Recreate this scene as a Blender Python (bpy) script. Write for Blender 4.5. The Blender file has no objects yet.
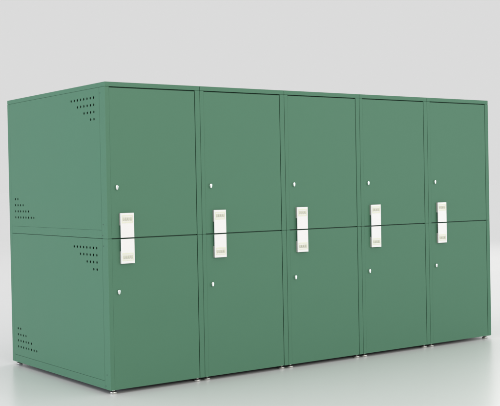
import bpy, bmesh, math, random
from mathutils import Vector, Matrix
random.seed(4)

S = 1.2                     # body height of a locker in metres
PITCH = 0.36568792 * S      # spacing of the lockers in the row
DEPTH = 0.79411327 * S
SEAM = 0.49177 * S          # height of the joint between the two doors
CAP = 0.0150 * S            # thickness of the lid
FOOT_H = 0.0135 * S
GAP_CAB = 0.0016            # between neighbouring lockers
W = PITCH - GAP_CAB
N = 5

sc = bpy.context.scene
COL = sc.collection

# ------------------------------------------------------------------ materials
def new_mat(name):
    m = bpy.data.materials.new(name)
    m.use_nodes = True
    nt = m.node_tree
    return m, nt, nt.nodes['Principled BSDF']

def paint(name, col, rough, bump=0.02):
    """powder coated steel: faint mottling and fine orange peel"""
    m, nt, b = new_mat(name)
    tc = nt.nodes.new('ShaderNodeTexCoord')
    n1 = nt.nodes.new('ShaderNodeTexNoise'); n1.inputs['Scale'].default_value = 5.0; n1.inputs['Detail'].default_value = 4
    n2 = nt.nodes.new('ShaderNodeTexNoise'); n2.inputs['Scale'].default_value = 420.0; n2.inputs['Detail'].default_value = 2
    nt.links.new(tc.outputs['Object'], n1.inputs['Vector'])
    nt.links.new(tc.outputs['Object'], n2.inputs['Vector'])
    mx = nt.nodes.new('ShaderNodeMix'); mx.data_type = 'RGBA'
    mx.inputs['A'].default_value = (*[c * 0.975 for c in col], 1)
    mx.inputs['B'].default_value = (*[c * 1.025 for c in col], 1)
    nt.links.new(n1.outputs['Fac'], mx.inputs['Factor'])
    nt.links.new(mx.outputs['Result'], b.inputs['Base Color'])
    mr = nt.nodes.new('ShaderNodeMapRange')
    mr.inputs['To Min'].default_value = rough - 0.04; mr.inputs['To Max'].default_value = rough + 0.04
    nt.links.new(n1.outputs['Fac'], mr.inputs['Value'])
    nt.links.new(mr.outputs['Result'], b.inputs['Roughness'])
    b.inputs['Specular IOR Level'].default_value = 0.32
    bp = nt.nodes.new('ShaderNodeBump'); bp.inputs['Strength'].default_value = bump; bp.inputs['Distance'].default_value = 0.0006
    nt.links.new(n2.outputs['Fac'], bp.inputs['Height'])
    n3 = nt.nodes.new('ShaderNodeTexNoise'); n3.inputs['Scale'].default_value = 3.2; n3.inputs['Detail'].default_value = 1
    nt.links.new(tc.outputs['Object'], n3.inputs['Vector'])
    b2 = nt.nodes.new('ShaderNodeBump'); b2.inputs['Strength'].default_value = 0.25; b2.inputs['Distance'].default_value = 0.012
    nt.links.new(n3.outputs['Fac'], b2.inputs['Height'])
    nt.links.new(b2.outputs['Normal'], bp.inputs['Normal'])
    nt.links.new(bp.outputs['Normal'], b.inputs['Normal'])
    return m

GREEN = (0.074, 0.192, 0.117)
M_green = paint('green_powder_coat', GREEN, 0.50, 0.05)
M_white, _, b = new_mat('white_plastic')
b.inputs['Base Color'].default_value = (0.80, 0.785, 0.785, 1); b.inputs['Roughness'].default_value = 0.38
M_cream, _, b = new_mat('cream_plastic')
b.inputs['Base Color'].default_value = (0.74, 0.74, 0.62, 1); b.inputs['Roughness'].default_value = 0.35
M_dial, _, b = new_mat('grey_plastic')
b.inputs['Base Color'].default_value = (0.62, 0.62, 0.52, 1); b.inputs['Roughness'].default_value = 0.4
M_grey, _, b = new_mat('warm_grey_plastic')
b.inputs['Base Color'].default_value = (0.40, 0.375, 0.345, 1); b.inputs['Roughness'].default_value = 0.45
M_under, _, b = new_mat('underside_shade')  # near black, shade under the locker put into the colour
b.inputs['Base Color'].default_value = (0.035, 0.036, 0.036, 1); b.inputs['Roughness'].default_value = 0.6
M_chrome, _, b = new_mat('polished_metal')
b.inputs['Base Color'].default_value = (0.80, 0.81, 0.79, 1); b.inputs['Metallic'].default_value = 1.0; b.inputs['Roughness'].default_value = 0.22
M_foot, nt, b = new_mat('zinc_plated_steel')
b.inputs['Base Color'].default_value = (0.66, 0.645, 0.62, 1); b.inputs['Metallic'].default_value = 1.0; b.inputs['Roughness'].default_value = 0.36
M_screw, _, b = new_mat('dark_screw')
b.inputs['Base Color'].default_value = (0.030, 0.075, 0.055, 1); b.inputs['Roughness'].default_value = 0.5

# ------------------------------------------------------------------ mesh helpers
def bx(bm, x0, x1, y0, y1, z0, z1, bevel=0.0, seg=2):
    vs = [bm.verts.new((x, y, z)) for z in (z0, z1) for y in (y0, y1) for x in (x0, x1)]
    q = [(0, 2, 3, 1), (4, 5, 7, 6), (0, 1, 5, 4), (2, 6, 7, 3), (0, 4, 6, 2), (1, 3, 7, 5)]
    fs = [bm.faces.new([vs[i] for i in f]) for f in q]
    if bevel:
        es = list({e for f in fs for e in f.edges})
        bmesh.ops.bevel(bm, geom=es, offset=bevel, segments=seg, profile=0.5, affect='EDGES')

def lathe(bm, prof, n=28, axis='Z', origin=(0, 0, 0)):
    rings = []
    o = Vector(origin)
    for r, h in prof:
        ring = []
        for k in range(n):
            a = 2 * math.pi * k / n
            v = Vector((r * math.cos(a), r * math.sin(a), h)) if axis == 'Z' else Vector((r * math.cos(a), -h, r * math.sin(a)))
            ring.append(bm.verts.new(o + v))
        rings.append(ring)
    for a, b in zip(rings, rings[1:]):
        for k in range(n):
            bm.faces.new([a[k], a[(k + 1) % n], b[(k + 1) % n], b[k]])
    bm.faces.new(rings[0][::-1]); bm.faces.new(rings[-1])

def finish(name, bm, mat, parent=None, loc=(0, 0, 0), smooth=True):
    bmesh.ops.recalc_face_normals(bm, faces=bm.faces[:])
    me = bpy.data.meshes.new(name)
    bm.to_mesh(me); bm.free()
    me.materials.append(mat)
    if smooth:
        for p in me.polygons: p.use_smooth = True
        me.set_sharp_from_angle(angle=math.radians(35))
    o = bpy.data.objects.new(name, me)
    COL.objects.link(o)
    o.location = loc
    if parent: o.parent = parent
    return o

# ------------------------------------------------------------------ one locker
# local frame of a locker: x across (0 at its middle), y from front (0) to back, z up from the floor
XL, XR = -W / 2, W / 2
Z0 = FOOT_H
ZS = Z0 + SEAM
ZT = Z0 + S
WL, WR = 0.0150 * S, 0.0190 * S            # front stiles
POST_F, POST_R = 0.0390 * S, 0.0220 * S    # depth of the corner posts seen on the side
FL = 0.0268 * S                            # flange under each side panel
T = 0.0016                                 # sheet thickness of skins
GR = 0.0016                                # groove width
SHADOW = 0.0030                            # upright gap beside a door
JOINT = 0.0045                             # level gap over a door

def hole_sets(z0, z1, top_off):
    """centres of the punched holes in one side panel: a triangle top front and one bottom rear"""
    pit = 0.0236 * S
    a = {}
    for r in range(4):
        for c in range(8 - 2 * r):
            a[('f', c, r)] = (0.0785 * S + c * pit, z1 - top_off - r * pit)
    for r in range(4):
        for c in range(8 - 2 * r):
            a[('r', c, r)] = (0.7360 * S - c * pit, z0 + 0.0330 * S + r * pit * 0.975)
    return list(a.values()), pit

def side_panel_bm(sx, y0, y1, z0, z1, top_off):
    """punched sheet: a lattice of cells, some of which carry a round hole"""
    bm = bmesh.new()
    holes, pit = hole_sets(z0, z1, top_off)
    h = pit / 2
    def lines(vals, lo, hi):
        out = [lo, hi]
        for v in vals:
            out += [v - h, v + h]
        out.sort()
        res = [out[0]]
        for v in out[1:]:
            if v - res[-1] > 0.0012: res.append(v)
        res[-1] = hi
        return res
    ys = lines(sorted({p[0] for p in holes}), y0, y1)
    zs = lines(sorted({p[1] for p in holes}), z0, z1)
    cache = {}
    def V(y, z):
        k = (round(y, 5), round(z, 5))
        if k not in cache: cache[k] = bm.verts.new((0, y, z))
        return cache[k]
    rad = 0.0046 * S
    for ya, yb in zip(ys, ys[1:]):
        for za, zb in zip(zs, zs[1:]):
            cs = [V(ya, za), V(yb, za), V(yb, zb), V(ya, zb)]
            hit = None
            for (hy, hz) in holes:
                if ya < hy < yb and za < hz < zb: hit = (hy, hz)
            if not hit:
                bm.faces.new(cs); continue
            n = 16
            ring = [bm.verts.new((0, hit[0] + rad * math.cos(-math.pi * 0.75 + 2 * math.pi * k / n),
                                  hit[1] + rad * math.sin(-math.pi * 0.75 + 2 * math.pi * k / n))) for k in range(n)]
            for s in range(4):
                arc = [ring[(s * 4 + j) % n] for j in range(5)]
                bm.faces.new([cs[s], cs[(s + 1) % 4]] + arc[::-1])
    x_out = sx * W / 2
    bmesh.ops.translate(bm, verts=bm.verts[:], vec=(x_out, 0, 0))
    g = bmesh.ops.extrude_face_region(bm, geom=bm.faces[:])
    bmesh.ops.translate(bm, verts=[v for v in g['geom'] if isinstance(v, bmesh.types.BMVert)], vec=(-sx * T, 0, 0))
    return bm

def make_locker():
    root = bpy.data.objects.new('locker_cabinet', None)
    root.empty_display_size = 0.2
    COL.objects.link(root)
    zc = ZT - CAP                                   # underside of the lid
    # carcass: corner posts, flanges, back, bottom, shelf
    bm = bmesh.new()
    bv = 0.0006
    for (za, zb) in ((Z0, ZS - GR / 2), (ZS + GR / 2, zc - 0.0007)):
        bx(bm, XL, XL + WL, 0, POST_F, za, zb, bv)           # front posts
        bx(bm, XR - WR, XR, 0, POST_F, za, zb, bv)
        for s in (-1, 1):
            xa, xb = (XL, XL + 0.0018) if s < 0 else (XR - 0.0018, XR)
            bx(bm, xa, xb, POST_F + 0.0006, DEPTH - POST_R - GR * 0.5, za, za + FL, 0.0005, 1)   # flange
    for s in (-1, 1):
        xa, xb = (XL, XL + 0.030) if s < 0 else (XR - 0.030, XR)
        bx(bm, xa, xb, DEPTH - POST_R, DEPTH - 0.0002, Z0 + 0.0002, zc - 0.0010, bv)               # rear posts
    bx(bm, XL + 0.0301, XR - 0.0301, DEPTH - 0.004, DEPTH - 0.002, Z0 + 0.001, zc - 0.0001)            # back sheet
    bx(bm, XL + 0.0025, XR - 0.0025, POST_F + 0.001, DEPTH - POST_R - 0.001, ZS - 0.004, ZS - 0.002)  # shelf
    bx(bm, XL + WL + 0.001, XR - WR - 0.001, 0.024, POST_F + 0.0005, ZS - 0.004, ZS - 0.002)
    for (xa, xb) in ((XL + 0.0022, XL + WL - 0.0022), (XR - WR + 0.0022, XR - 0.0022)):   # cores that close the joints of the posts
        bx(bm, xa, xb, 0.0035, POST_F - 0.003, ZS - 0.010, ZS + 0.010)
        bx(bm, xa, xb, 0.0035, POST_F - 0.003, zc - 0.010, zc - 0.0001)
    lip0, lip1 = 0.0135, 0.0160
    bx(bm, XL + WL + 0.0005, XR - WR - 0.0005, lip0, lip1, ZS - 0.014, ZS + 0.014)      # behind the joint of the doors
    bx(bm, XL + WL + 0.0005, XR - WR - 0.0005, lip0, lip1, zc - 0.016, zc - 0.0012)     # behind the gap under the lid
    bx(bm, XR - WR - 0.014, XR - WR - 0.0004, lip0 + 0.0002, lip1 - 0.0002, Z0 + 0.002, ZS - 0.0142)
    bx(bm, XR - WR - 0.014, XR - WR - 0.0004, lip0 + 0.0002, lip1 - 0.0002, ZS + 0.0142, zc - 0.0162)
    for s in (-1, 1):                                                                  # behind the grooves of the sides
        def sx(a, b): return (XL + a, XL + b) if s < 0 else (XR - b, XR - a)
        xa, xb = sx(0.0027, 0.0040)
        for (za, zb) in ((Z0, ZS), (ZS, zc)):
            bx(bm, xa, xb, POST_F + 0.002, DEPTH - POST_R - 0.002, za + FL - 0.006, za + FL + 0.008)
        xa, xb = sx(0.0042, 0.0054)
        bx(bm, xa, xb, POST_F + 0.0003, POST_F + 0.008, Z0 + 0.006, ZS - 0.005)
        bx(bm, xa, xb, POST_F + 0.0003, POST_F + 0.008, ZS + 0.001, zc - 0.003)
    finish('carcass', bm, M_green, root, smooth=False)
    # bottom sheet, coloured near black to deepen the shade under the locker
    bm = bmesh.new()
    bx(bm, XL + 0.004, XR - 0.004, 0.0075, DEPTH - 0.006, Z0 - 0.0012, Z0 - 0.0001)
    finish('base_shade_panel', bm, M_under, root, smooth=False)
    # lid
    bm = bmesh.new()
    bx(bm, XL, XR, 0, DEPTH, zc, ZT, 0.0013, 2)
    finish('top_panel', bm, M_green, root, smooth=False)
    # side panels
    for s in (-1, 1):
        for (za, zb, off) in ((Z0 + FL + GR, ZS - GR / 2, 0.0315 * S), (ZS + FL + GR, zc - 0.0008, 0.0300 * S)):
            bm = side_panel_bm(s, POST_F + 0.0006, DEPTH - POST_R - GR * 0.5, za, zb, off)
            finish('side_panel', bm, M_green, root, smooth=False)
    # small screw heads on the corner posts of the sides
    for s in (-1, 1):
        for (y, z) in ((0.0292, 0.538), (0.0292, 0.468), (0.0240, 0.0483), (0.0330, 0.0110), (0.0335, 0.9655), (0.0340, 0.5020)):
            bm = bmesh.new()
            lathe(bm, [(0.0026, -0.0005), (0.0026, 0.0004), (0.0018, 0.0009)], 14, 'Z')
            bmesh.ops.rotate(bm, verts=bm.verts[:], cent=(0, 0, 0), matrix=Matrix.Rotation(s * math.pi / 2, 3, 'Y'))
            finish('screw', bm, M_screw, root, (s * W / 2, y * S, Z0 + z * S))
    # feet
    for fx in (XL + 0.0195 * S, XR - 0.0195 * S):
        for fy in (0.0190 * S, DEPTH - 0.0190 * S):
            bm = bmesh.new()
            r = 0.0118 * S
            lathe(bm, [(r * 0.84, 0), (r * 0.94, 0.0016), (r, 0.0036), (r, 0.0056), (r * 0.93, 0.0074), (r * 0.74, 0.0088),
                       (r * 0.48, 0.0098), (r * 0.40, 0.0108), (r * 0.42, FOOT_H + 0.0015)], 36)
            finish('foot', bm, M_foot, root, (fx, fy, 0.0))
    # doors
    dx0, dx1 = XL + WL + 0.00012, XR - WR - SHADOW
    for top in (False, True):
        za, zb = (ZS + JOINT / 2, zc - JOINT) if top else (Z0 + 0.0003, ZS - JOINT / 2)
        bm = bmesh.new()
        bx(bm, dx0, dx1, 0.0003, 0.0056, za, zb, 0.0006, 2)
        d = finish('door', bm, M_green, root, smooth=False)
        # white pull handle with a raised lock block at its outer end
        px0, px1 = XL + 0.0432 * S, XL + 0.0931 * S
        out = 0.0115                                     # how far the front stands off the door
        half = 0.0810 * S
        if top: h0, h1 = ZS + JOINT / 2 + 0.0002, ZS + half + 0.0017
        else:   h0, h1 = ZS - half - 0.0017, ZS - JOINT / 2 - 0.0002
        blk = 0.0408 * S                                 # height of the lock block
        bm = bmesh.new()
        if top: b0, b1, g0, g1 = h1 - blk, h1, h0, h1 - blk
        else:   b0, b1, g0, g1 = h0, h0 + blk, h0 + blk, h1
        fy = -out
        bx(bm, px0, px1, fy, fy + 0.0034, min(g0, b0), max(g1, b1), 0.0008, 2)
        finish('pull_handle', bm, M_white, d, smooth=False)
        bm = bmesh.new()
        bx(bm, px0 + 0.0004, px1 - 0.0006, fy + 0.0032, 0.0006, b0 + 0.0004, b1 - 0.0004, 0.0006, 1)
        finish('lock_body', bm, M_grey, d, smooth=False)
        # cream window of the combination lock, with number wheels
        bm = bmesh.new()
        cx0, cx1 = px0 + 0.0050, px1 - 0.0056
        cm = (b0 + b1) / 2
        c0, c1 = (cm - 0.0155, cm + 0.0165) if top else (cm - 0.0135, cm + 0.0170)
        # a frame: outer rectangle with an inner recess for the wheels
        wx0, wx1, wz0, wz1 = cx0 + 0.0034, cx1 - 0.0034, cm - 0.0092, cm + 0.0112
        bx(bm, cx0, cx1, fy - 0.0008, fy + 0.0004, wz1, c1, 0.0003, 1)
        bx(bm, cx0, cx1, fy - 0.0008, fy + 0.0004, c0, wz0, 0.0003, 1)
        bx(bm, cx0, wx0, fy - 0.0008, fy + 0.0004, wz0 + 0.00005, wz1 - 0.00005, 0.0003, 1)
        bx(bm, wx1, cx1, fy - 0.0008, fy + 0.0004, wz0 + 0.00005, wz1 - 0.00005, 0.0003, 1)
        finish('combination_lock', bm, M_cream, d)
        nw = 4
        step = (wx1 - wx0) / nw
        for k in range(nw):
            bm = bmesh.new()
            wc = wx0 + (k + 0.5) * step
            wr, hw, cyw, czw = 0.0142, step * 0.39, fy + 0.0118, (wz0 + wz1) / 2
            n = 25
            rings = []
            for side in (-hw, hw):
                ring = []
                for i in range(n):
                    a = math.radians(-46 + 92 * i / (n - 1))
                    rr = wr if (i % 5) not in (0,) else wr - 0.0007
                    ring.append(bm.verts.new((wc + side, cyw - rr * math.cos(a), czw + rr * math.sin(a))))
                rings.append(ring)
            for i in range(n - 1):
                bm.faces.new([rings[0][i], rings[0][i + 1], rings[1][i + 1], rings[1][i]])
            bm.faces.new([rings[0][0], rings[1][0], rings[1][-1], rings[0][-1]])
            bm.faces.new(rings[0][::-1]); bm.faces.new(rings[1])
            finish('number_wheel', bm, M_dial, d, smooth=False)
        # small bright turn knob
        kx, kz = XL + 0.0350 * S, Z0 + (0.6577 if top else 0.3177) * S
        bm = bmesh.new()
        lathe(bm, [(0.0080, -0.0004), (0.0080, 0.0008), (0.0072, 0.0014)], 28, 'Y', (kx, 0.0003, kz))
        finish('rosette', bm, M_green, d)
        bm = bmesh.new()
        pts = []
        n = 20
        for i in range(n):
            a = 2 * math.pi * i / n
            cz = 0.0038 if math.sin(a) >= 0 else -0.0050
            rr = 0.0060 if math.sin(a) >= 0 else 0.0046
            pts.append((rr * math.cos(a), cz + rr * math.sin(a)))
        va = [bm.verts.new((kx + x, -0.0010, kz + z)) for x, z in pts]
        vb = [bm.verts.new((kx + x * 0.96, -0.0085, kz + z * 0.96)) for x, z in pts]
        for i in range(n):
            j = (i + 1) % n
            bm.faces.new([va[i], va[j], vb[j], vb[i]])
        bm.faces.new(va[::-1]); f = bm.faces.new(vb)
        bmesh.ops.bevel(bm, geom=list(f.edges), offset=0.0014, segments=3, profile=0.5, affect='EDGES')
        finish('knob', bm, M_chrome, d)
    return root

def copy_tree(o, parent=None):
    c = o.copy(); COL.objects.link(c); c.parent = parent
    for ch in o.children:
        copy_tree(ch, c)
    return c

LABELS = ['green steel two-door locker at the left end, its perforated side in full view',
          'green two-door locker second from the left, right beside the one showing its perforated side',
          'middle green two-door locker of the row, with two lockers on each side of it',
          'green two-door locker second from the right, just right of the middle locker',
          'green two-door locker at the right end of the row, farthest from the viewer']
first = make_locker()
for i in range(N):
    o = first if i == 0 else copy_tree(first)
    o.location = (PITCH * (i + 0.5), 0, 0)
    o['label'] = LABELS[i]
    o['category'] = 'locker'
    o['group'] = 'green two-door lockers in a row'

# ------------------------------------------------------------------ floor
m, nt, b = new_mat('white_studio_floor')
tc = nt.nodes.new('ShaderNodeTexCoord')
n1 = nt.nodes.new('ShaderNodeTexNoise'); n1.inputs['Scale'].default_value = 0.9; n1.inputs['Detail'].default_value = 5
nt.links.new(tc.outputs['Object'], n1.inputs['Vector'])
mx = nt.nodes.new('ShaderNodeMix'); mx.data_type = 'RGBA'
FLOOR = (0.765, 0.765, 0.765)
mx.inputs['A'].default_value = (*[c * 0.985 for c in FLOOR], 1); mx.inputs['B'].default_value = (*[min(c * 1.015, 1) for c in FLOOR], 1)
nt.links.new(n1.outputs['Fac'], mx.inputs['Factor'])
nt.links.new(mx.outputs['Result'], b.inputs['Base Color'])
b.inputs['Roughness'].default_value = 0.27
b.inputs['Specular IOR Level'].default_value = 0.43
bm = bmesh.new()
R = 900.0
vs = [bm.verts.new((x, y, 0)) for x, y in ((-R, -R), (R, -R), (R, R), (-R, R))]
bm.faces.new(vs)
fl = finish('floor', bm, m, smooth=False)
fl['kind'] = 'structure'

# ------------------------------------------------------------------ studio light: grey surround, brighter overhead
w = bpy.data.worlds.new('World'); sc.world = w; w.use_nodes = True
nt = w.node_tree
bg = nt.nodes['Background']
tc = nt.nodes.new('ShaderNodeTexCoord')
sp = nt.nodes.new('ShaderNodeSeparateXYZ')
nt.links.new(tc.outputs['Generated'], sp.inputs['Vector'])
mr = nt.nodes.new('ShaderNodeMapRange'); mr.interpolation_type = 'SMOOTHSTEP'
mr.inputs['From Min'].default_value = 0.20; mr.inputs['From Max'].default_value = 0.85
mr.inputs['To Min'].default_value = 0.709; mr.inputs['To Max'].default_value = 1.0
nt.links.new(sp.outputs['Z'], mr.inputs['Value'])
nt.links.new(mr.outputs['Result'], bg.inputs['Strength'])
bg.inputs['Color'].default_value = (1, 1, 1, 1)

def area(name, loc, target, size, power, col):
    l = bpy.data.lights.new(name, 'AREA'); l.shape = 'RECTANGLE'; l.size, l.size_y = size
    l.energy = power; l.color = col
    o = bpy.data.objects.new(name, l); COL.objects.link(o)
    o.location = loc
    o.rotation_euler = (Vector(target) - Vector(loc)).to_track_quat('-Z', 'Y').to_euler()
    return o
area('softbox_back', (7.5, 4.5, 4.5), (1.0, 0.5, 0.2), (2.5, 2.5), 80, (1.0, 0.98, 0.95))
area('softbox_front', (0.4, -5.8, 2.7), (0.7, 0.0, 0.6), (4.0, 2.2), 127, (1.0, 0.965, 0.88))
area('added_fill_front_cool', (6.0, -5.0, 1.5), (2.0, 0.0, 0.6), (2.0, 2.4), 52, (0.82, 0.93, 1.0))  # added fill, lifts and cools the right end of the row
area('softbox_side', (-6.4, 0.6, 0.85), (0.0, 0.5, 0.62), (3.0, 1.5), 205, (0.84, 0.945, 1.07))

# ------------------------------------------------------------------ camera (fitted to the lines of the photograph)
cam = bpy.data.cameras.new('camera')
co = bpy.data.objects.new('camera', cam); COL.objects.link(co)
cam.sensor_fit = 'HORIZONTAL'; cam.sensor_width = 36.0
cam.lens = 1033.99 / 500 * 36.0
cam.clip_start = 0.05; cam.clip_end = 3000
cx, cy, cz = -1.57884119 * S, -2.97623763 * S, 0.6493005 * S + FOOT_H
yaw, pitch, roll = 0.62531031, -0.01491172, -0.01871819
f = Vector((math.sin(yaw) * math.cos(pitch), math.cos(yaw) * math.cos(pitch), math.sin(pitch)))
r = Vector((math.cos(yaw), -math.sin(yaw), 0))
u = r.cross(f)
r2 = r * math.cos(roll) + u * math.sin(roll)
u2 = -r * math.sin(roll) + u * math.cos(roll)
Mx = Matrix((r2, u2, -f)).transposed().to_4x4()
Mx.translation = (cx, cy, cz)
co.matrix_world = Mx
sc.camera = co

# ------------------------------------------------------------------ render settings
sc.render.engine = 'CYCLES'
sc.cycles.use_denoising = True
sc.cycles.max_bounces = 8
sc.view_settings.view_transform = 'Standard'
sc.view_settings.look = 'None'
sc.view_settings.exposure = 0.0
sc.view_settings.gamma = 1.0
